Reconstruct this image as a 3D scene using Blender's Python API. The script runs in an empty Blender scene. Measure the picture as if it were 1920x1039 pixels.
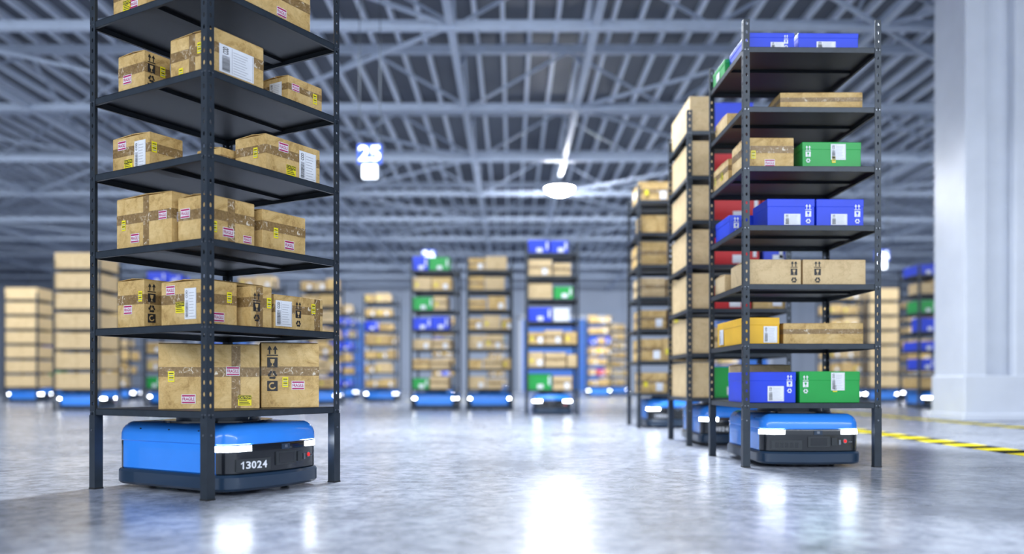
import bpy, math, random
from mathutils import Vector, Matrix
scene = bpy.context.scene
scene.view_settings.view_transform = 'Standard'
scene.view_settings.look = 'None'

# ------------------------------------------------------------------ materials
def newmat(name):
    m = bpy.data.materials.new(name); m.use_nodes = True
    nt = m.node_tree; b = nt.nodes['Principled BSDF']
    return m, nt, b

def simple(name, col, rough=0.5, metal=0.0, emit=None, es=0.0, coat=0.0, var=0.06, scale=6.0, bump=0.0, spec=0.5):
    m, nt, b = newmat(name)
    b.inputs['Roughness'].default_value = rough
    b.inputs['Metallic'].default_value = metal
    b.inputs['Coat Weight'].default_value = coat
    b.inputs['Specular IOR Level'].default_value = spec
    tc = nt.nodes.new('ShaderNodeTexCoord'); n = nt.nodes.new('ShaderNodeTexNoise')
    n.inputs['Scale'].default_value = scale; n.inputs['Detail'].default_value = 5
    nt.links.new(tc.outputs['Object'], n.inputs['Vector'])
    r = nt.nodes.new('ShaderNodeValToRGB')
    r.color_ramp.elements[0].position = 0.3; r.color_ramp.elements[1].position = 0.7
    r.color_ramp.elements[0].color = [max(0, c * (1 - var)) for c in col] + [1]
    r.color_ramp.elements[1].color = [min(1, c * (1 + var)) for c in col] + [1]
    nt.links.new(n.outputs['Fac'], r.inputs['Fac'])
    nt.links.new(r.outputs['Color'], b.inputs['Base Color'])
    if emit:
        b.inputs['Emission Color'].default_value = (*emit, 1)
        b.inputs['Emission Strength'].default_value = es
    if bump:
        bp = nt.nodes.new('ShaderNodeBump'); bp.inputs['Strength'].default_value = bump
        bp.inputs['Distance'].default_value = 0.01
        nt.links.new(n.outputs['Fac'], bp.inputs['Height']); nt.links.new(bp.outputs['Normal'], b.inputs['Normal'])
    return m

def cardboard(name, lo, mid, hi):
    m, nt, b = newmat(name)
    b.inputs['Roughness'].default_value = 0.62
    tc = nt.nodes.new('ShaderNodeTexCoord')
    n = nt.nodes.new('ShaderNodeTexNoise'); n.inputs['Scale'].default_value = 9; n.inputs['Detail'].default_value = 11
    n.inputs['Roughness'].default_value = 0.72; n.inputs['Distortion'].default_value = 0.6
    nt.links.new(tc.outputs['Object'], n.inputs['Vector'])
    r = nt.nodes.new('ShaderNodeValToRGB'); e = r.color_ramp.elements
    e[0].position = 0.32; e[0].color = (*lo, 1); e[1].position = 0.70; e[1].color = (*hi, 1)
    x = e.new(0.47); x.color = (*mid, 1)
    nt.links.new(n.outputs['Fac'], r.inputs['Fac'])
    mp = nt.nodes.new('ShaderNodeMapping'); mp.inputs['Scale'].default_value = (14, 14, 160)
    nt.links.new(tc.outputs['Object'], mp.inputs['Vector'])
    n2 = nt.nodes.new('ShaderNodeTexNoise'); n2.inputs['Scale'].default_value = 1; n2.inputs['Detail'].default_value = 3
    nt.links.new(mp.outputs['Vector'], n2.inputs['Vector'])
    r2 = nt.nodes.new('ShaderNodeValToRGB')
    r2.color_ramp.elements[0].color = (0.84, 0.81, 0.76, 1); r2.color_ramp.elements[1].color = (1, 1, 1, 1)
    nt.links.new(n2.outputs['Fac'], r2.inputs['Fac'])
    mx = nt.nodes.new('ShaderNodeMixRGB'); mx.blend_type = 'MULTIPLY'; mx.inputs['Fac'].default_value = 1
    nt.links.new(r.outputs['Color'], mx.inputs['Color1']); nt.links.new(r2.outputs['Color'], mx.inputs['Color2'])
    v = nt.nodes.new('ShaderNodeTexVoronoi'); v.feature = 'DISTANCE_TO_EDGE'; v.inputs['Scale'].default_value = 7
    wv = nt.nodes.new('ShaderNodeVectorMath'); wv.operation = 'MULTIPLY_ADD'
    nt.links.new(n.outputs['Color'], wv.inputs[0]); wv.inputs[1].default_value = (.35, .35, .35)
    nt.links.new(tc.outputs['Object'], wv.inputs[2]); nt.links.new(wv.outputs[0], v.inputs['Vector'])
    r3 = nt.nodes.new('ShaderNodeValToRGB'); r3.color_ramp.elements[0].color = (.66, .6, .5, 1)
    r3.color_ramp.elements[1].position = 0.03; r3.color_ramp.elements[1].color = (1, 1, 1, 1)
    nt.links.new(v.outputs['Distance'], r3.inputs['Fac'])
    m2 = nt.nodes.new('ShaderNodeMixRGB'); m2.blend_type = 'MULTIPLY'; m2.inputs['Fac'].default_value = .7
    nt.links.new(mx.outputs['Color'], m2.inputs['Color1']); nt.links.new(r3.outputs['Color'], m2.inputs['Color2'])
    nt.links.new(m2.outputs['Color'], b.inputs['Base Color'])
    bp = nt.nodes.new('ShaderNodeBump'); bp.inputs['Strength'].default_value = 0.5; bp.inputs['Distance'].default_value = 0.006
    nt.links.new(n.outputs['Fac'], bp.inputs['Height']); nt.links.new(bp.outputs['Normal'], b.inputs['Normal'])
    return m

def tape_mat():
    m, nt, b = newmat('packing_tape')
    b.inputs['Roughness'].default_value = 0.28
    tc = nt.nodes.new('ShaderNodeTexCoord')
    n = nt.nodes.new('ShaderNodeTexNoise'); n.inputs['Scale'].default_value = 26; n.inputs['Detail'].default_value = 12
    n.inputs['Distortion'].default_value = 1.6; n.inputs['Roughness'].default_value = .75
    nt.links.new(tc.outputs['Object'], n.inputs['Vector'])
    r = nt.nodes.new('ShaderNodeValToRGB'); e = r.color_ramp.elements
    e[0].position = 0.38; e[0].color = (0.19, 0.11, 0.035, 1)
    e[1].position = 0.57; e[1].color = (0.33, 0.21, 0.085, 1)
    x = e.new(0.615); x.color = (0.80, 0.72, 0.58, 1)
    nt.links.new(n.outputs['Fac'], r.inputs['Fac']); nt.links.new(r.outputs['Color'], b.inputs['Base Color'])
    bp = nt.nodes.new('ShaderNodeBump'); bp.inputs['Strength'].default_value = 0.6; bp.inputs['Distance'].default_value = 0.004
    nt.links.new(n.outputs['Fac'], bp.inputs['Height']); nt.links.new(bp.outputs['Normal'], b.inputs['Normal'])
    return m

def floor_mat():
    m, nt, b = newmat('polished_concrete')
    tc = nt.nodes.new('ShaderNodeTexCoord')
    def noise(s, d, rg=0.55, dist=0.0):
        n = nt.nodes.new('ShaderNodeTexNoise'); n.inputs['Scale'].default_value = s; n.inputs['Detail'].default_value = d
        n.inputs['Roughness'].default_value = rg; n.inputs['Distortion'].default_value = dist
        nt.links.new(tc.outputs['Object'], n.inputs['Vector']); return n
    n1 = noise(0.9, 10, 0.68, 0.8); n2 = noise(9, 10, 0.75, 0.3)
    r1 = nt.nodes.new('ShaderNodeValToRGB'); e = r1.color_ramp.elements
    e[0].position = 0.34; e[0].color = (0.28, 0.305, 0.36, 1); e[1].position = 0.66; e[1].color = (0.65, 0.69, 0.78, 1)
    nt.links.new(n1.outputs['Fac'], r1.inputs['Fac'])
    r2 = nt.nodes.new('ShaderNodeValToRGB'); e = r2.color_ramp.elements
    e[0].position = 0.37; e[0].color = (0.42, 0.42, 0.44, 1); e[1].position = 0.59; e[1].color = (1, 1, 1, 1)
    nt.links.new(n2.outputs['Fac'], r2.inputs['Fac'])
    mx = nt.nodes.new('ShaderNodeMixRGB'); mx.blend_type = 'MULTIPLY'; mx.inputs['Fac'].default_value = 0.9
    nt.links.new(r1.outputs['Color'], mx.inputs['Color1']); nt.links.new(r2.outputs['Color'], mx.inputs['Color2'])
    nt.links.new(mx.outputs['Color'], b.inputs['Base Color'])
    mr = nt.nodes.new('ShaderNodeMapRange'); mr.inputs['From Min'].default_value = 0.3; mr.inputs['From Max'].default_value = 0.7
    mr.inputs['To Min'].default_value = 0.31; mr.inputs['To Max'].default_value = 0.17
    nt.links.new(n1.outputs['Fac'], mr.inputs['Value']); nt.links.new(mr.outputs['Result'], b.inputs['Roughness'])
    b.inputs['Specular IOR Level'].default_value = 0.85
    bp = nt.nodes.new('ShaderNodeBump'); bp.inputs['Strength'].default_value = 0.15; bp.inputs['Distance'].default_value = 0.004
    nt.links.new(n2.outputs['Fac'], bp.inputs['Height']); nt.links.new(bp.outputs['Normal'], b.inputs['Normal'])
    return m

M = {}
M['card'] = cardboard('cardboard_kraft', (0.38, 0.225, 0.065), (0.67, 0.45, 0.17), (0.84, 0.62, 0.29))
M['card2'] = cardboard('cardboard_pale', (0.58, 0.42, 0.22), (0.72, 0.535, 0.29), (0.78, 0.60, 0.34))
M['tape'] = tape_mat()
M['blue'] = simple('blue_carton', (0.012, 0.055, 0.70), 0.4)
M['green'] = simple('green_carton', (0.01, 0.36, 0.06), 0.4)
M['yellowbox'] = simple('yellow_carton', (0.85, 0.48, 0.02), 0.45)
M['red'] = simple('red_carton', (0.6, 0.01, 0.015), 0.45)
M['white'] = simple('label_paper', (0.82, 0.84, 0.88), 0.5)
M['ink'] = simple('black_ink', (0.02, 0.02, 0.022), 0.5)
M['grey'] = simple('grey_print', (0.35, 0.36, 0.4), 0.5)
M['yel'] = simple('yellow_sticker', (0.92, 0.78, 0.02), 0.4)
M['mag'] = simple('magenta_print', (0.45, 0.01, 0.12), 0.45)
M['steel'] = simple('dark_painted_steel', (0.030, 0.040, 0.053), 0.38, 0.25, var=0.15, scale=14)
M['steelb'] = simple('dark_shelf_sheet', (0.009, 0.012, 0.017), 0.42, 0.0, var=0.15, scale=8, spec=0.28)
M['bolt'] = simple('bolt_zinc', (0.25, 0.27, 0.3), 0.3, 0.9)
M['rblue'] = simple('robot_blue_shell', (0.035, 0.27, 0.92), 0.27, coat=0.4, var=0.03)
M['rdark'] = simple('robot_bumper', (0.014, 0.035, 0.07), 0.3, coat=0.3)
M['rblack'] = simple('robot_black_gloss', (0.01, 0.012, 0.016), 0.16, coat=0.5)
M['rgrey'] = simple('robot_slot', (0.03, 0.035, 0.04), 0.5)
M['rubber'] = simple('rubber', (0.012, 0.012, 0.012), 0.7)
M['redlens'] = simple('red_button', (0.7, 0.01, 0.01), 0.3, emit=(1, 0.02, 0.02), es=0.6)
M['led'] = simple('headlight_led', (1, 1, 1), 0.3, emit=(0.9, 0.95, 1.0), es=24)
M['lamp'] = simple('highbay_lens', (1, 1, 1), 0.3, emit=(0.93, 0.96, 1.0), es=370)
M['signw'] = simple('sign_white_lit', (0.9, 0.93, 1), 0.4, emit=(0.85, 0.92, 1), es=2.6)
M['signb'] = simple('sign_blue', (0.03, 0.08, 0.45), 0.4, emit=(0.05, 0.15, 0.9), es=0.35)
M['truss'] = simple('truss_paint', (0.34, 0.40, 0.51), 0.5)
M['rib'] = simple('purlin_paint', (0.54, 0.61, 0.74), 0.5)
M['deck'] = simple('roof_deck', (0.060, 0.074, 0.102), 0.6, var=0.15, scale=0.6)
M['wall'] = simple('wall_panel', (0.36, 0.41, 0.51), 0.6, var=0.05, scale=0.3)
M['door'] = simple('dock_door_blue', (0.04, 0.22, 0.72), 0.4)
M['col'] = simple('column_paint', (0.72, 0.76, 0.84), 0.35, var=0.04, scale=2)
M['floor'] = floor_mat()
M['tapey'] = simple('floor_tape_yellow', (1.0, 0.80, 0.03), 0.8, spec=.05)
M['tapek'] = simple('floor_tape_black', (0.015, 0.015, 0.02), 0.9, spec=.0)
KEYS = list(M.keys())

# ------------------------------------------------------------------ mesh builder
class MB:
    def __init__(s): s.v = []; s.f = []; s.m = []
    def add(s, vs, fs, mat):
        o = len(s.v); s.v += [tuple(p) for p in vs]
        for f in fs: s.f.append([o + i for i in f]); s.m.append(mat)
    def box(s, x0, x1, y0, y1, z0, z1, mat, X=None):
        vs = [Vector(p) for p in ((x0,y0,z0),(x1,y0,z0),(x1,y1,z0),(x0,y1,z0),(x0,y0,z1),(x1,y0,z1),(x1,y1,z1),(x0,y1,z1))]
        if X is not None: vs = [X @ p for p in vs]
        s.add(vs, [(0,3,2,1),(4,5,6,7),(0,1,5,4),(1,2,6,5),(2,3,7,6),(3,0,4,7)], mat)
    def beam(s, p, q, t, mat, t2=None):
        p = Vector(p); q = Vector(q); d = (q - p); L = d.length; t2 = t2 or t
        X = Matrix.Translation(p) @ d.to_track_quat('X', 'Z').to_matrix().to_4x4()
        s.box(0, L, -t/2, t/2, -t2/2, t2/2, mat, X)
    def cyl(s, c, r, h, mat, n=24, axis='Z', r2=None, X=None):
        r2 = r if r2 is None else r2; vs = []
        for k, (rr, hh) in enumerate(((r, 0), (r2, h))):
            for i in range(n):
                a = 2*math.pi*i/n; p = Vector((rr*math.cos(a), rr*math.sin(a), hh))
                if axis == 'X': p = Vector((p.z, p.x, p.y))
                if axis == 'Y': p = Vector((p.y, p.z, p.x))
                p = p + Vector(c)
                if X is not None: p = X @ p
                vs.append(p)
        fs = [(i, (i+1) % n, n+(i+1) % n, n+i) for i in range(n)] + [tuple(reversed(range(n))), tuple(range(n, 2*n))]
        s.add(vs, fs, mat)
    def build(s, name, parent=None, bevel=0, smooth=False, solid=0, seg=2):
        me = bpy.data.meshes.new(name); me.from_pydata(s.v, [], s.f)
        used = sorted(set(s.m), key=KEYS.index)
        for k in used: me.materials.append(M[k])
        me.polygons.foreach_set('material_index', [used.index(k) for k in s.m])
        if smooth: me.polygons.foreach_set('use_smooth', [True]*len(s.f))
        me.update()
        ob = bpy.data.objects.new(name, me); scene.collection.objects.link(ob)
        if parent: ob.parent = parent
        if solid:
            md = ob.modifiers.new('solid', 'SOLIDIFY'); md.thickness = solid; md.offset = 0
        if bevel:
            md = ob.modifiers.new('bevel', 'BEVEL'); md.width = bevel; md.segments = seg; md.limit_method = 'ANGLE'
            md.angle_limit = math.radians(40); md.harden_normals = False
        return ob

def inst(src, name, parent=None):
    o = bpy.data.objects.new(name, src.data); scene.collection.objects.link(o); o.parent = parent
    for md in src.modifiers:
        n = o.modifiers.new(md.name, md.type)
        for a in ('width', 'segments', 'limit_method', 'angle_limit', 'thickness', 'offset'):
            if hasattr(md, a): setattr(n, a, getattr(md, a))
    return o

def empty(name, loc=(0,0,0), rz=0):
    e = bpy.data.objects.new(name, None); scene.collection.objects.link(e)
    e.location = loc; e.rotation_euler = (0, 0, rz); e.empty_display_size = 0.2
    return e

TXT = {}
def text_geo(t):
    if t in TXT: return TXT[t]
    cu = bpy.data.curves.new('t', 'FONT'); cu.body = t; cu.size = 1; cu.offset = 0.022; cu.resolution_u = 4
    ob = bpy.data.objects.new('t', cu); scene.collection.objects.link(ob)
    dg = bpy.context.evaluated_depsgraph_get(); me = ob.evaluated_get(dg).to_mesh()
    vs = [(v.co.x, v.co.y) for v in me.vertices]; fs = [tuple(p.vertices) for p in me.polygons]
    ob.evaluated_get(dg).to_mesh_clear(); bpy.data.objects.remove(ob); bpy.data.curves.remove(cu)
    x0 = min(v[0] for v in vs); x1 = max(v[0] for v in vs); y0 = min(v[1] for v in vs); y1 = max(v[1] for v in vs)
    vs = [((v[0]-x0)/(x1-x0), (v[1]-y0)/(y1-y0)) for v in vs]
    f = fs[0]; a = 0
    for i in range(len(f)):
        p = vs[f[i]]; q = vs[f[(i+1) % len(f)]]; a += p[0]*q[1]-q[0]*p[1]
    if a < 0: fs = [tuple(reversed(f)) for f in fs]
    TXT[t] = (vs, fs); return TXT[t]

def d_rect(mb, fm, s0, s1, t0, t1, e, mat):
    mb.add([fm(s0,t0,e), fm(s1,t0,e), fm(s1,t1,e), fm(s0,t1,e)], [(0,1,2,3)], mat)
def d_poly(mb, fm, pts, e, mat):
    mb.add([fm(s,t,e) for s,t in pts], [tuple(range(len(pts)))], mat)
def d_text(mb, fm, t, s0, s1, t0, t1, e, mat, rot=0):
    vs, fs = text_geo(t)
    if rot == 0: pts = [fm(s0+(s1-s0)*x, t0+(t1-t0)*y, e) for x, y in vs]
    else: pts = [fm(s1-(s1-s0)*y, t0+(t1-t0)*x, e) for x, y in vs]
    mb.add(pts, fs, mat)

def L_fragile(mb, fm, s, t, k=1.0):
    w, h = 0.075*k, 0.052*k
    d_rect(mb, fm, s, s+w, t, t+h, .0022, 'white')
    d_rect(mb, fm, s+.003*k, s+w-.003*k, t+h-.012*k, t+h-.003*k, .003, 'mag')
    d_rect(mb, fm, s+.003*k, s+w-.003*k, t+.003*k, t+.011*k, .003, 'mag')
    d_text(mb, fm, 'FRAGILE', s+.005*k, s+w-.005*k, t+.016*k, t+.035*k, .003, 'mag')
def L_caution(mb, fm, s, t, k=1.0):
    w, h = 0.075*k, 0.06*k
    d_rect(mb, fm, s, s+w, t, t+h, .0022, 'yel')
    d_rect(mb, fm, s+.002*k, s+w-.002*k, t+h-.024*k, t+h-.002*k, .003, 'ink')
    d_text(mb, fm, 'CAUTION', s+.005*k, s+w-.005*k, t+h-.020*k, t+h-.006*k, .0038, 'yel')
    for i in range(3):
        d_rect(mb, fm, s+.006*k, s+w-.008*k*(1+i), t+(.008+.010*i)*k, t+(.012+.010*i)*k, .003, 'ink')
def L_yellow(mb, fm, s, t, k=1.0):
    w, h = 0.034*k, 0.06*k
    d_rect(mb, fm, s, s+w, t, t+h, .0022, 'yel')
    for i in range(4):
        d_rect(mb, fm, s+.005*k, s+w-.005*k, t+(.009+.012*i)*k, t+(.014+.012*i)*k, .003, 'ink' if i % 2 else 'grey')
def L_ship(mb, fm, s, t, w=0.11, h=0.14, rot=0):
    d_rect(mb, fm, s, s+w, t, t+h, .0022, 'white')
    rr = random.Random(3)
    y = t+.06*h
    while y < t+.62*h:
        a = rr.choice((.004, .007, .011))*h*1.6
        d_rect(mb, fm, s+.08*w, s+.30*w, y, y+a, .003, 'ink'); y += a+rr.choice((.006, .01))*h*1.6
    d_text(mb, fm, 'COD', s+.10*w, s+.26*w, t+.68*h, t+.93*h, .003, 'ink', rot=1)
    for i in range(9):
        d_rect(mb, fm, s+(.40+.0*i)*w, s+(.66 + .27*rr.random())*w, t+(.08+.095*i)*h, t+(.095+.095*i)*h, .003, 'grey')
    for x in (.36, .96): d_rect(mb, fm, s+x*w, s+(x+.01)*w, t+.04*h, t+.96*h, .003, 'grey')
def L_icons(mb, fm, s, t, k=1.0, n=4, mat='ink', bg='card'):
    w = .05*k
    for i in range(n):
        y = t+(n-1-i)*.058*k
        if i == 0:
            for dx in (0, .027*k):
                a = s+dx
                d_poly(mb, fm, [(a+.008*k,y+.008*k),(a+.015*k,y+.008*k),(a+.015*k,y+.030*k),(a+.023*k,y+.030*k),(a+.0115*k,y+.050*k),(a,y+.030*k),(a+.008*k,y+.030*k)], .003, mat)
            d_rect(mb, fm, s-.002*k, s+w+.002*k, y, y+.005*k, .003, mat)
        elif i == 1:
            d_rect(mb, fm, s, s+w, y, y+.05*k, .0022, mat)
            d_poly(mb, fm, [(s+.014*k,y+.042*k),(s+.017*k,y+.024*k),(s+.023*k,y+.020*k),(s+.023*k,y+.010*k),(s+.015*k,y+.006*k),(s+.035*k,y+.006*k),(s+.027*k,y+.010*k),(s+.027*k,y+.020*k),(s+.033*k,y+.024*k),(s+.036*k,y+.042*k)], .003, bg)
        elif i == 2:      # recycling triangle of three chasing arrows
            c = (s+.025*k, y+.021*k); R = .027*k
            V = [(c[0]+R*math.cos(math.radians(90+120*q)), c[1]+R*math.sin(math.radians(90+120*q))) for q in range(3)]
            for q in range(3):
                p, r_ = V[q], V[(q+1) % 3]
                dx, dy = r_[0]-p[0], r_[1]-p[1]; L = math.hypot(dx, dy); dx /= L; dy /= L; nx, ny = -dy, dx
                def Q(a, b): return (p[0]+dx*a*L+nx*b*k, p[1]+dy*a*L+ny*b*k)
                d_poly(mb, fm, [Q(.20,-.005),Q(.62,-.005),Q(.62,.005),Q(.20,.005)], .003, mat)
                d_poly(mb, fm, [Q(.62,-.010),Q(.86,0),Q(.62,.011)], .003, mat)
        else:
            d_rect(mb, fm, s, s+w, y, y+.05*k, .0022, mat)
            c = (s+.025*k, y+.025*k)
            for q in range(10):
                a0 = math.radians(60+28*q); a1 = math.radians(60+28*(q+1))
                d_poly(mb, fm, [(c[0]+r*k*math.cos(a), c[1]+r*k*math.sin(a)) for r, a in ((.011,a0),(.018,a0),(.018,a1),(.011,a1))], .003, bg)

def make_box(name, rack, x, y, z, w, d, h, yaw=0, mat='card', tapeh=True, tapev=None, tapevl=None, right=(), left=(), flaps=True):
    mb = MB()
    mb.box(0, w, 0, d, 0, h, mat)
    if flaps:
        g = .003
        for y0, y1, z0, z1 in ((.001, d/2-g, h, h+.010), (d-.001, d/2+g, h, h+.008)):
            vs = [(0.001,y0,z0),(w-.001,y0,z0),(w-.001,y1,z1),(.001,y1,z1),(0.001,y0,z0+.004),(w-.001,y0,z0+.004),(w-.001,y1,z1+.004),(.001,y1,z1+.004)]
            fs = [(0,3,2,1),(4,5,6,7),(0,1,5,4),(1,2,6,5),(2,3,7,6),(3,0,4,7)]
            if y0 > y1: fs = [tuple(reversed(f)) for f in fs]
            mb.add(vs, fs, mat)
    else:
        mb.box(-.002, w+.002, -.002, d+.002, h*0.72, h+.004, mat)
    fr = lambda s, t, e: (s, -e-(0 if flaps else .002), t)
    fl = lambda s, t, e: (-e-(0 if flaps else .002), d-s, t)
    fb = lambda s, t, e: (w-s, d+e, t)
    fq = lambda s, t, e: (w+e, s, t)
    if tapeh:
        a = h*.50; b = a+min(.055, h*.24)
        for fm, L in ((fr, w), (fl, d), (fb, w), (fq, d)):
            d_rect(mb, fm, 0, L, a, b, .0010, 'tape')
    if tapev is not None: d_rect(mb, fr, tapev*w-.025, tapev*w+.025, 0, h, .0014, 'tape')
    if tapevl is not None: d_rect(mb, fl, tapevl*d-.025, tapevl*d+.025, 0, h, .0014, 'tape')
    for fm, L, items in ((fr, w, right), (fl, d, left)):
        for it in items:
            k = it[0]; s = it[1]*L; t = it[2]*h; kk = it[3] if len(it) > 3 else 1
            if k == 'F': L_fragile(mb, fm, s, t, kk)
            elif k == 'C': L_caution(mb, fm, s, t, kk)
            elif k == 'Y': L_yellow(mb, fm, s, t, kk)
            elif k == 'S': L_ship(mb, fm, s, t, it[3] if len(it) > 3 else .11, it[4] if len(it) > 4 else .14)
            elif k == 'I': L_icons(mb, fm, s, t, kk, n=4, bg=mat)
            elif k == 'W': L_icons(mb, fm, s, t, kk, n=it[4] if len(it) > 4 else 3, mat='white', bg=mat)
            elif k == 'I2': L_icons(mb, fm, s, t, kk, n=3, bg=mat)
    ob = mb.build(name, bevel=.004)
    a = rack.rotation_euler[2]; c, sn = math.cos(a), math.sin(a)
    ob.location = (rack.location[0]+c*x-sn*y, rack.location[1]+sn*x+c*y, z+.001)
    ob.rotation_euler = (0, 0, a+math.radians(yaw))
    return ob

# ------------------------------------------------------------------ rack parts
POST_TOP = 3.24
def posts_mesh(detail):
    mb = MB(); W = .045
    for cx, sx in ((0, 1), (1, -1)):
        for cy, sy in ((0, 1), (1, -1)):
            for fl in (0, 1):
                def P(a, z):
                    return (cx+sx*a, cy, z) if fl == 0 else (cx, cy+sy*a, z)
                if not detail:
                    mb.add([P(0,.40),P(W,.40),P(W,POST_TOP),P(0,POST_TOP)], [(0,1,2,3)], 'steel'); continue
                n = 46; z0 = .40; p = (POST_TOP-z0)/n
                for i in range(n):
                    a = z0+i*p; b = a+p; m = (a+b)/2; h = W/2
                    out = [(0,a),(h,a),(W,a),(W,m),(W,b),(h,b),(0,b),(0,m)]
                    hw, hh = .0075, .0125
                    inn = [(h-hw*.7,m-hh*.75),(h,m-hh),(h+hw*.7,m-hh*.75),(h+hw,m),(h+hw*.7,m+hh*.75),(h,m+hh),(h-hw*.7,m+hh*.75),(h-hw,m)]
                    vs = [P(*q) for q in out]+[P(*q) for q in inn]
                    mb.add(vs, [(k,(k+1) % 8,8+(k+1) % 8,8+k) for k in range(8)], 'steel')
    return mb

def frame_mesh(zs):
    mb = MB(); e = .0035
    for i, z in enumerate(zs):
        a, b = e, 1-e
        mb.box(a, b, a, b, z-.004, z, 'steelb')
        for q in ((a, b, a, a+.003), (a, b, b-.003, b), (a, a+.003, a, b), (b-.003, b, a, b)):
            mb.box(q[0], q[1], q[2], q[3], z-.038, z-.002, 'steel')
        for q in ((a, b, a, a+.016), (a, b, b-.016, b), (a, a+.016, a, b), (b-.016, b, a, b)):
            mb.box(q[0], q[1], q[2], q[3], z-.0385, z-.0365, 'steelb')
        mb.box(.03, .97, .46, .54, z-.022, z-.0035, 'steelb')
        for cx, sx in ((0, 1), (1, -1)):
            for cy, sy in ((0, 1), (1, -1)):
                for t in (.011, .034):
                    mb.cyl((cx+sx*t, cy-sy*.004 if sy > 0 else cy, z-.02), .0045, .004, 'bolt', 8, 'Y')
                    mb.cyl((cx-sx*.004 if sx > 0 else cx, cy+sy*t, z-.02), .0045, .004, 'bolt', 8, 'X')
    t = .052; o = -.004
    for cx, sx in ((0, 1), (1, -1)):
        for cy, sy in ((0, 1), (1, -1)):
            x0, x1 = sorted((cx+sx*o, cx+sx*(o+t))); y0, y1 = sorted((cy+sy*o, cy+sy*(o+t)))
            mb.box(x0, x1, y0, y1, .006, zs[0]-.0385, 'steel')
            mb.box(x0-.002, x1+.002, y0-.002, y1+.002, 0, .008, 'rubber')
            mb.cyl((cx+sx*.022, cy-.0085 if sy > 0 else cy+.004, .34), .006, .005, 'bolt', 8, 'Y')
            mb.cyl((cx-.0085 if sx > 0 else cx+.004, cy+sy*.022, .34), .006, .005, 'bolt', 8, 'X')
    return mb

ZS1 = [.466, .925, 1.37, 1.815, 2.255, 2.70, 3.14]
ZS2 = [.466, .896, 1.326, 1.752, 2.180, 2.608, 3.04]
SRC = {}
def make_rack(x, y, yaw, zs, detail=True):
    e = empty('shelving_rack', (x, y, 0), math.radians(yaw))
    kp = ('p', detail); kf = ('f', zs[1])
    if kp not in SRC: SRC[kp] = posts_mesh(detail).build('posts', e, solid=.003)
    else: inst(SRC[kp], 'posts', e)
    if kf not in SRC: SRC[kf] = frame_mesh(zs).build('shelf_boards_and_legs', e)
    else: inst(SRC[kf], 'shelf_boards_and_legs', e)
    return e

# ------------------------------------------------------------------ robot
RW, RL, RR = .36, .46, .075
def bow(x): return .06*max(0, 1-(x/RW)**2)
def slope(x): return math.atan(.12*x/(RW*RW))
def outline(off=0.0):
    hw, hl, r = RW, RL, RR; pts = []
    for cx, cy, a0 in ((hw-r, -hl+r, -90), (hw-r, hl-r, 0), (-hw+r, hl-r, 90), (-hw+r, -hl+r, 180)):
        for i in range(11):
            a = math.radians(a0+90*i/10); pts.append([cx+(r+off)*math.cos(a), cy+(r+off)*math.sin(a)])
    out = []
    for i in range(len(pts)):
        p = pts[i]; q = pts[(i+1) % len(pts)]; d = math.hypot(q[0]-p[0], q[1]-p[1]); n = max(1, int(d/.04))
        for k in range(n): out.append((p[0]+(q[0]-p[0])*k/n, p[1]+(q[1]-p[1])*k/n))
    res = []
    for x, y in out:
        if y < -.3: y -= bow(x)
        if y > .3: y += bow(x)
        res.append((x, y))
    return res
def front_y(x):
    y = -RL
    ax = abs(x)-(RW-RR)
    if ax > 0: y = -(RL-RR)-math.sqrt(max(0, RR*RR-ax*ax))
    return y-bow(x)
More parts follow.
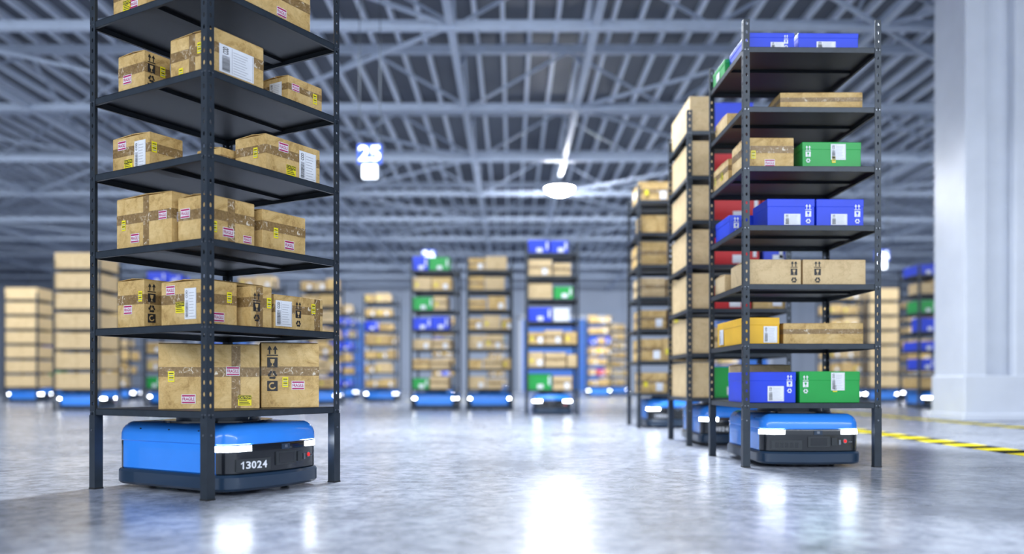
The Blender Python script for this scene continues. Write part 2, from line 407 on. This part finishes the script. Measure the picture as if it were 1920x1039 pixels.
def robot_mesh(rearwrap):
    mb = MB()
    def loft(secs, matf, captop=True, capbot=True):
        rings = []
        for z, off in secs:
            o = len(mb.v); ring = outline(off); mb.v += [(x, y, z) for x, y in ring]; rings.append((o, len(ring)))
        for (a, n), (b, _), (z0, _o), (z1, _p) in zip(rings, rings[1:], secs, secs[1:]):
            for i in range(n):
                j = (i+1) % n; mb.f.append([a+i, a+j, b+j, b+i])
                mb.m.append(matf((mb.v[a+i][0]+mb.v[a+j][0])/2, (mb.v[a+i][1]+mb.v[a+j][1])/2, (z0+z1)/2))
        if captop: o, n = rings[-1]; mb.f.append(list(range(o, o+n))); mb.m.append(matf(0, 0, secs[-1][0]))
        if capbot: o, n = rings[0]; mb.f.append(list(reversed(range(o, o+n)))); mb.m.append('rdark')
    loft([(.022, -.01), (.028, .008), (.04, .018), (.10, .018), (.113, .008), (.116, -.004)], lambda x, y, z: 'rdark')
    isf = lambda x, y: abs(y) > RL-.063
    loft([(.116, -.006), (.122, 0), (.235, 0), (.270, 0), (.276, -.003), (.282, .002), (.320, 0), (.345, -.010), (.363, -.026), (.377, -.046), (.386, -.070)],
         lambda x, y, z: 'rblack' if (isf(x, y) and z < .279) else 'rblue')
    mb.cyl((0, 0, .384), .31, .012, 'rblack', 48)
    mb.cyl((0, 0, .396), .24, .03, 'rdark', 48)
    mb.cyl((0, 0, .424), .29, .020, 'rgrey', 48)
    ring = outline(.004); r0 = outline(-.004)
    for fy in (-1, 1):
        for sgn in (-1, 1):
            th = RL-.063 if fy < 0 else (RL-.075 if rearwrap else RL-.001)
            idx = [i for i in range(len(ring)) if sgn*ring[i][0] > .17 and fy*ring[i][1] > th]
            idx.sort(key=lambda i: (ring[i][0], -sgn*fy*ring[i][1]))
            for a, b in zip(idx, idx[1:]):
                if abs(a-b) > 1 and abs(a-b) < len(ring)-1: continue
                A, B, C, D = ring[a], ring[b], r0[a], r0[b]
                ta = min(1, (abs(A[0])-.16)/.05); tb = min(1, (abs(B[0])-.16)/.05)
                z1 = .270; za = z1-.018-.012*ta; zb = z1-.018-.012*tb
                mb.add([(A[0],A[1],za),(B[0],B[1],zb),(B[0],B[1],z1),(A[0],A[1],z1),(C[0],C[1],za),(D[0],D[1],zb),(D[0],D[1],z1),(C[0],C[1],z1)],
                       [(0,1,2,3),(4,5,1,0),(3,2,6,7)], 'led')
    def onfront(x0, x1, z0, z1, th, mat):
        xm = (x0+x1)/2; y = front_y(xm)
        X = Matrix.Translation((xm, y, 0)) @ Matrix.Rotation(slope(xm), 4, 'Z')
        mb.box(-(x1-x0)/2, (x1-x0)/2, -th, .03, z0, z1, mat, X); return X
    onfront(-.045, .115, .150, .225, .005, 'rgrey')
    onfront(-.025, .095, .160, .215, .0065, 'rblack')
    onfront(.0, .06, .238, .268, .006, 'rdark')
    onfront(.02, .04, .246, .262, .008, 'bolt')
    onfront(.13, .17, .16, .215, .006, 'rgrey')
    onfront(.185, .20, .165, .20, .006, 'bolt')
    x, z = .235, .19
    X = Matrix.Translation((x, front_y(x), z)) @ Matrix.Rotation(slope(x), 4, 'Z')
    mb.cyl((0, -.003, 0), .017, .010, 'bolt', 20, 'Y', X=X)
    mb.cyl((0, -.008, 0), .011, .008, 'redlens', 20, 'Y', X=X)
    for i in range(3):
        onfront(.265+.010*i, .271+.010*i, .180, .188, .002, 'bolt')
    for sx in (-1, 1):
        for y in (-.25, 0, .25): mb.cyl((RW-.012 if sx > 0 else -RW+.006, y, .350), .004, .006, 'rdark', 8, 'X')
        mb.cyl((sx*.26-.02, 0, .055), .055, .04, 'rubber', 24, 'X')
        for y in (-.34, .34): mb.cyl((sx*.2-.012, y, .028), .028, .024, 'rubber', 16, 'X')
    return mb
ROB = {}
def plate_mesh(num):
    mb = MB()
    x0, x1, z0, z1 = -.30, -.085, .130, .198
    xm = (x0+x1)/2
    X = Matrix.Translation((xm, front_y(xm)-.001, 0)) @ Matrix.Rotation(slope(xm), 4, 'Z')
    hw = (x1-x0)/2
    mb.box(-hw, hw, -.005, .012, z0, z1, 'rgrey', X)
    fm = lambda s, t, e: X @ Vector((s-hw, -.0055-e, z0+t))
    if num:
        a, b, y0, y1 = .022, .193, .014, .055
        cw = (b-a)/5; s = a+.002
        d_poly(mb, fm, [(s+.014, y0), (s+.023, y0), (s+.023, y1), (s+.016, y1), (s+.014, y1-.006)], .001, 'white')
        d_poly(mb, fm, [(s+.004, y1-.016), (s+.014, y1-.010), (s+.016, y1), (s+.011, y1-.006), (s+.004, y1-.009)], .001, 'white')
        for i, ch in enumerate(num[1:]):
            for off in (0, .0014):
                d_text(mb, fm, ch, a+cw*(i+1)+.003+off, a+cw*(i+2)-.0035+off, y0, y1, .001+off*.2, 'white')
    else:
        for i in range(5): d_rect(mb, fm, .03+.034*i, .052+.034*i, .015, .052, .001, 'rblack')
    return mb
def make_robot(cx, cy, yaw, num=None, rearwrap=False):
    e = empty('warehouse_robot', (cx, cy, 0), math.radians(yaw))
    if rearwrap not in ROB:
        o = robot_mesh(rearwrap).build('robot_body', e, smooth=True); ROB[rearwrap] = o
    else:
        o = bpy.data.objects.new('robot_body', ROB[rearwrap].data); scene.collection.objects.link(o); o.parent = e
    md = o.modifiers.new('es', 'EDGE_SPLIT'); md.split_angle = math.radians(32)
    if num != 'none':
        plate_mesh(num).build('number_plate', e)
    return e

# ------------------------------------------------------------------ room
def room():
    mb = MB(); mb.box(-34, 34, -14, 60, -.1, 0, 'floor'); mb.build('floor')
    mb = MB(); mb.box(-34, 34, -14, 60, 8.62, 8.75, 'deck'); mb.build('ceiling')
    mb = MB(); mb.box(-34, 34, 60, 60.3, 0, 8.75, 'wall')
    for i in range(-8, 9): mb.box(i*4-.15, i*4+.15, 59.8, 60, 0, 8.62, 'wall')
    mb.box(-34, 34, 59.85, 60, 5.6, 5.8, 'truss')
    mb.build('wall_back')
    mb = MB(); mb.box(-34.3, -34, -14, 60.3, 0, 8.75, 'wall'); mb.build('wall_left')
    mb = MB(); mb.box(34, 34.3, -14, 60.3, 0, 8.75, 'wall'); mb.build('wall_right')
    for i, (x, w, h) in enumerate(((3.6, 6.0, 5.0), (-11.8, 3.4, 4.8), (-20, 4, 4.8), (16, 4, 4.8))):
        mb = MB(); mb.box(x-w/2, x+w/2, 59.66, 59.8, 0, h, 'door')
        for k in range(1, 8): mb.box(x-w/2+.05, x+w/2-.05, 59.62, 59.67, h*k/8-.03, h*k/8+.03, 'signb')
        for sx in (-1, 1): mb.box(x+sx*w/2-.12, x+sx*w/2+.12, 59.55, 59.8, 0, h+.15, 'col')
        mb.box(x-w/2-.12, x+w/2+.12, 59.55, 59.8, h, h+.25, 'col')
        mb.build('door_%d' % (i+1))
    mb = MB(); x = -33.8
    while x < 34:
        mb.box(x-.045, x+.045, -14, 60, 8.46, 8.62, 'rib'); x += .60
    mb.build('roof_purlins')
    src = None
    ys = [6.2+4.55*i for i in range(-4, 12)]
    for y in ys:
        if src is None:
            mb = MB(); zb, zt = 7.0, 8.3
            mb.box(-33.9, 33.9, -.08, .08, zb-.08, zb+.08, 'truss'); mb.box(-33.9, 33.9, -.07, .07, zt-.05, zt+.14, 'truss')
            s = 2.3; n = int(67/(2*s)); x = -33.2
            for i in range(n):
                mb.beam((x, 0, zb), (x+s, 0, zt), .055, 'truss'); mb.beam((x+s, 0, zt), (x+2*s, 0, zb), .055, 'truss')
                x += 2*s
            src = mb.build('roof_truss'); src.location = (0, y, 0)
        else:
            o = inst(src, 'roof_truss'); o.location = (0, y, 0)
    xs = [-26.5, -21.4, -16.3, -11.2, -6.1, -1.1, 1.5, 6.6, 11.7, 16.8, 21.9, 27]
    src = None
    for x in xs:
        if src is None:
            mb = MB(); zb, zt = 7.02, 8.2
            mb.box(-.07, .07, -13.9, 59.9, zb-.07, zb+.07, 'truss')
            for i, y in enumerate(ys[:-1]):
                h = 4.55/2
                mb.beam((0, y, zt), (0, y+h, zb), .05, 'truss'); mb.beam((0, y+h, zb), (0, y+4.55, zt), .05, 'truss')
            src = mb.build('roof_beam'); src.location = (x, 0, 0)
        else:
            o = inst(src, 'roof_beam'); o.location = (x, 0, 0)
    mb = MB()
    for j, y in enumerate(ys[:-1]):
        for i in range(len(xs)-1):
            if xs[i+1]-xs[i] < 4: continue
            if (i+j) % 2: mb.beam((xs[i], y, 7.0), (xs[i+1], y+4.55, 7.0), .065, 'truss')
            else: mb.beam((xs[i+1], y, 7.0), (xs[i], y+4.55, 7.0), .065, 'truss')
    mb.build('roof_bracing')
    mb = MB()
    mb.box(0, .34, 0, 1.0, 0, 8.6, 'col'); mb.box(.34, .78, .18, .82, 0, 8.6, 'col'); mb.box(.78, 1.15, 0, 1.0, 0, 8.6, 'col')
    mb.box(-.03, 1.18, -.03, 1.03, 0, .72, 'col'); mb.box(-.06, 1.21, -.06, 1.06, 0, .12, 'col')
    c = mb.build('building_column', bevel=.02); c.location = (7.12, 13.4, 0)
    def tape(x0, y0, x1, y1, wd=.18):
        mb = MB(); d = Vector((x1-x0, y1-y0, 0)); L = d.length; d.normalize(); n = Vector((-d.y, d.x, 0))
        p = .27; k = int(L/p)
        for i in range(k):
            a = Vector((x0, y0, 0))+d*p*i; b = a+d*p; s = wd*n; q = d*.03
            z = Vector((0, 0, .002))
            mb.add([a-s+z+q, b-s+z+q, b+s-q+z, a+s-q+z], [(0,1,2,3)], 'tapey' if i % 2 else 'tapek')
        return mb.build('floor_marking_tape')
    tape(4.5, 2, 4.22, 26); tape(7.0, 8, 6.3, 26); tape(-8, 27.5, 20, 27.5)
room()

def lamp(x, y, z):
    e = empty('high_bay_lamp', (x, y, z))
    mb = MB(); mb.cyl((0, 0, 0), .38, .10, 'lamp', 40, r2=.44); mb.cyl((0, 0, -.08), .24, .08, 'lamp', 40, r2=.38)
    mb.build('lens', e)
    mb = MB(); mb.cyl((0, 0, .10), .45, .04, 'col', 40, r2=.3); mb.cyl((0, 0, .14), .14, .10, 'col', 24)
    mb.cyl((0, 0, .24), .012, 6.948-z-.24, 'steel', 8); mb.build('housing', e)
lamp(1.50, 26.95, 6.62)
def sign(x, y, z, t):
    e = empty('hanging_aisle_sign', (x, y, z))
    mb = MB(); mb.box(-.2, .2, -.04, .04, .0, .32, 'signb')
    mb.box(-.12, .12, -.05, .05, -.24, -.02, 'signw')
    mb.box(-.02, .02, -.02, .02, -.02, 0, 'steel')
    fm = lambda s, tt, ee: (s-.19, -.04-ee, tt+.03)
    d_text(mb, fm, t, .01, .37, .01, .26, .004, 'signw')
    for sx in (-.17, .17): mb.box(sx-.006, sx+.006, -.006, .006, .32, 7.0-z-.06, 'steel')
    mb.build('sign_panel', e)
sign(-2.35, 14.1, 4.22, '25'); sign(-2.5, 25.6, 4.25, '26'); sign(11.1, 25.6, 4.25, '26')

# ------------------------------------------------------------------ rack 1
TH1 = 59.2
r1 = make_rack(-1.583, 4.429, TH1, ZS1)
c1 = Vector((-1.583, 4.429, 0))+Matrix.Rotation(math.radians(TH1), 3, 'Z') @ Vector((.5, .5, 0))
make_robot(c1.x, c1.y, TH1, '13024')
Z = ZS1
def B1(x, y, row, w, d, h, **k): return make_box('cardboard_box', r1, x, y, Z[row], w, d, h, **k)
B1(.098, .521, 0, .545, .29, .362, yaw=-37.2, tapev=.76, right=(('F', .66, .52), ('F', .22, .08), ('Y', .09, .42), ('C', .78, .04)), left=(('Y', .5, .45),))
B1(.580, .228, 0, .335, .22, .378, yaw=-39.2, tapev=None, right=(('I', .10, .26, 1.2), ('Y', .36, .32), ('F', .52, .28)), left=())
B1(.10, .651, 1, .24, .24, .275, left=(('F', .25, .30), ('Y', .8, .55)), right=(('I', .1, .12, 1.0), ('Y', .6, .1)))
B1(.114, .175, 1, .235, .34, .245, tapev=None, left=(('F', .12, .72), ('C', .36, .30), ('S', .58, .15, .095, .17)), right=(('Y', .7, .55), ('F', .3, .1)))
B1(.385, .10, 1, .155, .26, .235, right=(('Y', .75, .5), ('I2', .1, .15)), tapev=.4)
B1(.56, .10, 1, .40, .26, .20, right=(('S', .02, .1, .13, .15), ('I2', .42, .12, .9), ('Y', .75, .55)), tapev=.88, left=())
B1(.45, .5, 1, .40, .3, .30, right=(), left=())
B1(.06, .36, 2, .34, .48, .29, left=(('F', .27, .12), ('Y', .1, .38), ('F', .78, .5, .9)), right=(('F', .1, .45),), tapevl=.55)
B1(.08, .10, 2, .33, .23, .25, left=(('F', .1, .55),), right=(('Y', .10, .22), ('F', .32, .16), ('F', .75, .1, .8)), tapev=.5)
B1(.45, .08, 2, .34, .26, .23, left=(('F', .05, .35),), right=(('Y', .25, .35), ('F', .5, .12)), tapev=None)
B1(.10, .60, 3, .22, .335, .215, left=(('F', .15, .68), ('C', .32, .12), ('S', .60, .05, .10, .17)), right=(('Y', .05, .5), ('Y', .7, .1)))
B1(.36, .32, 3, .22, .2, .15, right=(('C', .1, .2),), left=(('Y', .2, .3),))
B1(.45, .05, 3, .43, .25, .21, left=(('Y', .6, .4),), right=(('F', .22, .66), ('C', .36, .06), ('S', .60, .04, .14, .17)))
B1(.08, .62, 4, .17, .235, .235, left=(('F', .2, .3),), right=(('I', .12, .05, .95), ('Y', .6, .5)))
B1(.10, .06, 4, .34, .36, .25, left=(('Y', .62, .55), ('Y', .2, .1)), right=(('S', .08, .12, .24, .15),), tapevl=.5)
B1(.62, .05, 4, .28, .23, .155, left=(('S', .35, .12, .10, .11),), right=(('F', .1, .5, .8), ('Y', .72, .3)), tapev=None)
B1(.08, .60, 5, .22, .30, .24, left=(('C', .3, .2), ('F', .5, .2)), right=(('I', .3, .03, .9),))
B1(.20, .05, 5, .60, .32, .26, left=(('F', .2, .3),), right=(('F', .55, .12), ('Y', .2, .4)))
B1(.10, .15, 6, .5, .5, .25)

# ------------------------------------------------------------------ rack 2
TH2 = 1.0
r2 = make_rack(1.671, 6.16, TH2, ZS2)
make_robot(2.165, 6.665, TH2, None)
def B2(x, y, row, w, d, h, mat='card2', n=None, **k):
    nm = n or {'card2': 'cardboard_box', 'card': 'cardboard_box', 'blue': 'blue_carton', 'green': 'green_carton', 'yellowbox': 'yellow_carton', 'red': 'red_carton'}[mat]
    fl = mat in ('card', 'card2')
    return make_box(nm, r2, x, y, ZS2[row], w, d, h, mat=mat, tapeh=k.pop('tapeh', False), flaps=fl, **k)
B2(.03, .06, 0, .37, .45, .22, 'blue', right=(('W', .82, .32, .8), ('S', .44, .05, .12, .11)))
B2(.43, .06, 0, .44, .45, .225, 'green', right=(('W', .05, .3, .8), ('S', .52, .40, .10, .13), ('Y', .55, .35, .9)))
B2(.15, .60, 0, .4, .34, .28, 'card2')
B2(.03, .09, 1, .26, .75, .19, 'yellowbox', right=(('S', .55, .05, .1, .12),), left=(('S', .1, .1, .12, .12),))
B2(.33, .12, 1, .58, .4, .15, 'card', tapeh=True, yaw=-3, left=(), right=())
B2(.06, .05, 2, .375, .5, .18, 'card2', right=(('I2', .80, .08, .95),))
B2(.45, .05, 2, .46, .5, .18, 'card2', right=(('I2', .18, .08, .95),))
B2(.03, .62, 2, .25, .3, .14, 'card2')
B2(.19, .05, 3, .345, .35, .195, 'blue', right=(('W', .80, .1, .85), ('S', .35, .05, .12, .08)), yaw=0)
B2(.55, .05, 3, .345, .35, .195, 'blue', right=(('W', .80, .1, .85), ('S', .30, .05, .12, .08)))
B2(.03, .48, 3, .32, .42, .16, 'blue', right=(('W', .1, .1, .8),))
B2(.40, .55, 3, .3, .35, .2, 'red')
B2(.03, .06, 4, .355, .35, .215, 'card', tapeh=True, right=(('F', .4, .04), ('Y', .12, .3)))
B2(.45, .06, 4, .43, .35, .185, 'green', yaw=0, right=(('W', .05, .2, .75), ('S', .48, .32, .11, .115), ('Y', .5, .2, .8)))
B2(.02, .48, 4, .28, .45, .17, 'card', tapeh=True, left=(('Y', .1, .3), ('C', .5, .3)))
B2(.30, .10, 5, .60, .45, .13, 'card', tapeh=True, yaw=-2)
B2(.03, .55, 5, .25, .36, .12, 'card')
B2(.04, .06, 6, .35, .45, .12, 'blue', right=(('W', .78, .08, .6), ('S', .5, .05, .1, .05)))
B2(.42, .06, 6, .44, .45, .12, 'blue', right=(('S', .3, .1, .14, .05),))
B2(.01, .54, 6, .25, .36, .11, 'green', left=(('S', .3, .1, .1, .06),))

# ------------------------------------------------------------------ background racks
PC = {'c': 'card2', 'k': 'card', 'b': 'blue', 'g': 'green', 'y': 'yellowbox', 'r': 'red', 'w': 'white'}
def contents(kind, zs, e, seed, pal=None):
    rr = random.Random(seed); mb = MB()
    for i, z in enumerate(zs):
        z += .001
        if kind == 'plain':
            n = 2; h = .335
            for k in range(n):
                w = .94/n
                mb.box(.03+k*w, .03+(k+1)*w-.006, .03, .96, z, z+h, 'card2')
                mb.box(.03+k*w-.001, .03+(k+1)*w-.005, .029, .961, z+h*.96, z+h+.004, 'card2')
            continue
        x = .04
        if kind == 'half':
            h = .335
            mb.box(.03, .25, .03, .96, z, z+h, 'card2'); mb.box(.029, .251, .029, .961, z+h*.96, z+h+.004, 'card2')
            x = .28
        row = pal[i] if pal else rr.choice(('k', 'c', 'kc', 'ck', 'cb', 'kg', 'k', 'c', 'b'))
        q = 0
        while x < .8:
            w = rr.uniform(.28, .46); w = min(w, .96-x)
            if w < .15: break
            h = rr.uniform(.20, .31); y = rr.uniform(.03, .10); d = rr.uniform(.35, .8); m = PC[row[q % len(row)]]; q += 1
            mb.box(x, x+w, y, y+d, z, z+h, m)
            mb.box(x-.002, x+w+.002, y-.002, y+d+.002, z+h-.012, z+h+.003, m)
            fm = lambda s, t, ee, o=x, yy=y: (o+s, yy-ee, z+t)
            fl = lambda s, t, ee, o=x, yy=y, dd=d: (o-ee, yy+dd-s, z+t)
            if m in ('card', 'card2'):
                if rr.random() < .6:
                    d_rect(mb, fm, 0, w, h*.45, h*.45+.05, .003, 'tape'); d_rect(mb, fl, 0, d, h*.45, h*.45+.05, .003, 'tape')
                if rr.random() < .5: d_rect(mb, fm, w*.6, w*.6+.09, h*.1, h*.1+.11, .005, 'white')
                if rr.random() < .3: d_rect(mb, fm, w*.15, w*.15+.05, h*.3, h*.3+.07, .005, 'yel')
            else:
                d_rect(mb, fm, w*.4, w*.4+.11, h*.08, h*.08+.08, .005, 'white')
                d_rect(mb, fm, w-.06, w-.025, h*.3, h*.85, .005, 'white')
            x += w+rr.uniform(.01, .04)
    return mb
def bg(x, y, yaw=0, kind='mix', seed=1, detail=False, robot='none', pal=None, ryaw=0):
    e = make_rack(x, y, yaw, ZS2, detail)
    contents(kind, ZS2, e, seed, pal).build('cartons', e)
    c = Vector((x, y, 0))+Matrix.Rotation(math.radians(yaw), 3, 'Z') @ Vector((.5, .5, 0))
    make_robot(c.x, c.y, yaw+ryaw, robot, rearwrap=(ryaw != 0))
bg(1.69, 8.22, 0, 'half', 1, True, '13024', pal=['gb', 'cr', 'rk', 'rb', 'r', 'rb', 'br'])
bg(1.67, 11.35, 0, 'mix', 12, True, '13024', pal=['k', 'k', 'kc', 'c', 'kw', 'k', 'kc'])
bg(.26, 16.0, 0, 'mix', 23, pal=['gc', 'c', 'kc', 'bw', 'cg', 'c', 'b'])
bg(-.98, 18.4, 2, 'mix', 34, pal=['c', 'kc', 'c', 'kc', 'k', 'kc', 'kc'], ryaw=90)
bg(-2.2, 18.5, -2, 'mix', 41, pal=['gc', 'kc', 'c', 'b', 'gc', 'ck', 'bg'], ryaw=90)
bg(-4.5, 25.8, 0, 'mix', 52, pal=['k', 'kc', 'k', 'k', 'bk', 'k', 'kc'], ryaw=90)
bg(-6.5, 30, 0, 'mix', 63, pal=['b', 'bk', 'k', 'b', 'kb', 'b', 'kc'], ryaw=90)
bg(-9.8, 18.2, 0, 'plain', 1, ryaw=90)
bg(-9.0, 20.9, 0, 'mix', 71, pal=['g', 'ck', 'kc', 'cg', 'kb', 'r', 'b'], ryaw=90)
bg(-14.9, 25, 0, 'plain', 1, ryaw=90)
bg(-13.3, 27.5, 0, 'mix', 72, ryaw=90)
bg(-7.1, 22, 0, 'mix', 73, pal=['b', 'bk', 'c', 'b', 'kb', 'b', 'kc'], ryaw=90)
bg(-5.6, 22.4, 0, 'mix', 74, pal=['k', 'c', 'bk', 'k', 'c', 'k', 'kc'], ryaw=90)
bg(-12.0, 33, 0, 'mix', 75, ryaw=90)
bg(-3.4, 36, 0, 'mix', 76, pal=['k', 'kb', 'k', 'k', 'bk', 'k', 'kc'], ryaw=90)
bg(-8.6, 36, 0, 'mix', 77, ryaw=90)
bg(3.1, 35, 0, 'mix', 78, pal=['k', 'kr', 'k', 'ky', 'bk', 'k', 'kc'], ryaw=90)
bg(4.5, 40, 0, 'mix', 79, ryaw=90)
bg(10.5, 25.2, 0, 'plain', 80, ryaw=90)
bg(9.2, 24.8, 0, 'mix', 81, pal=['kc', 'k', 'kc', 'k', 'kc', 'k', 'kc'], ryaw=90)
bg(9.15, 19.2, 0, 'mix', 82, pal=['k', 'b', 'b', 'b', 'gb', 'c', 'b'])
bg(12.9, 28, 0, 'mix', 83, ryaw=90)
bg(8.0, 33, 0, 'mix', 84, ryaw=90)
bg(-17.5, 36, 0, 'mix', 85, ryaw=90)
bg(-21, 38, 0, 'mix', 86, ryaw=90)
bg(-1.2, 42, 0, 'mix', 87, ryaw=90)

# ------------------------------------------------------------------ lights
def area(x, y, z, sx, sy, power, rot, col=(.86, .92, 1)):
    l = bpy.data.lights.new('added_area_light', 'AREA'); l.shape = 'RECTANGLE'; l.size = sx; l.size_y = sy  # added area light, invented for the lighting; no fixture is modelled
    l.energy = power; l.color = col
    o = bpy.data.objects.new('added_area_light', l); scene.collection.objects.link(o)
    o.location = (x, y, z); o.rotation_euler = tuple(math.radians(a) for a in rot)
for y, p in ((-5, 3200), (22.1, 2000), (31.2, 2200), (44.9, 2800)):
    area(0, y, 6.0, 44, 1.0, p, (32, 0, 0))  # added fill lights, brighten rack fronts, floor and back wall
area(-10, 13, 6.0, 24, 1.0, 1000, (32, 0, 0)); area(18, 13, 6.0, 12, 1.0, 500, (32, 0, 0))  # same added fill, split to keep clear of the column
area(.5, 11.0, 6.4, 2.0, .7, 1500, (-32, 0, 0))  # added flood above the view, throws rack shadows towards the camera
w = bpy.data.worlds.new('World'); scene.world = w; w.use_nodes = True
bgn = w.node_tree.nodes['Background']; bgn.inputs[0].default_value = (.71, .83, 1, 1); bgn.inputs[1].default_value = 1.35

# ------------------------------------------------------------------ camera
cam = bpy.data.cameras.new('camera'); co = bpy.data.objects.new('camera', cam); scene.collection.objects.link(co)
co.location = (0, 0, .62); co.rotation_euler = (math.pi/2, 0, 0)
cam.sensor_width = 36; cam.lens = 30; cam.shift_y = .1023; cam.clip_end = 200
cam.dof.use_dof = True; cam.dof.focus_distance = 5.25; cam.dof.aperture_fstop = .62
scene.camera = co
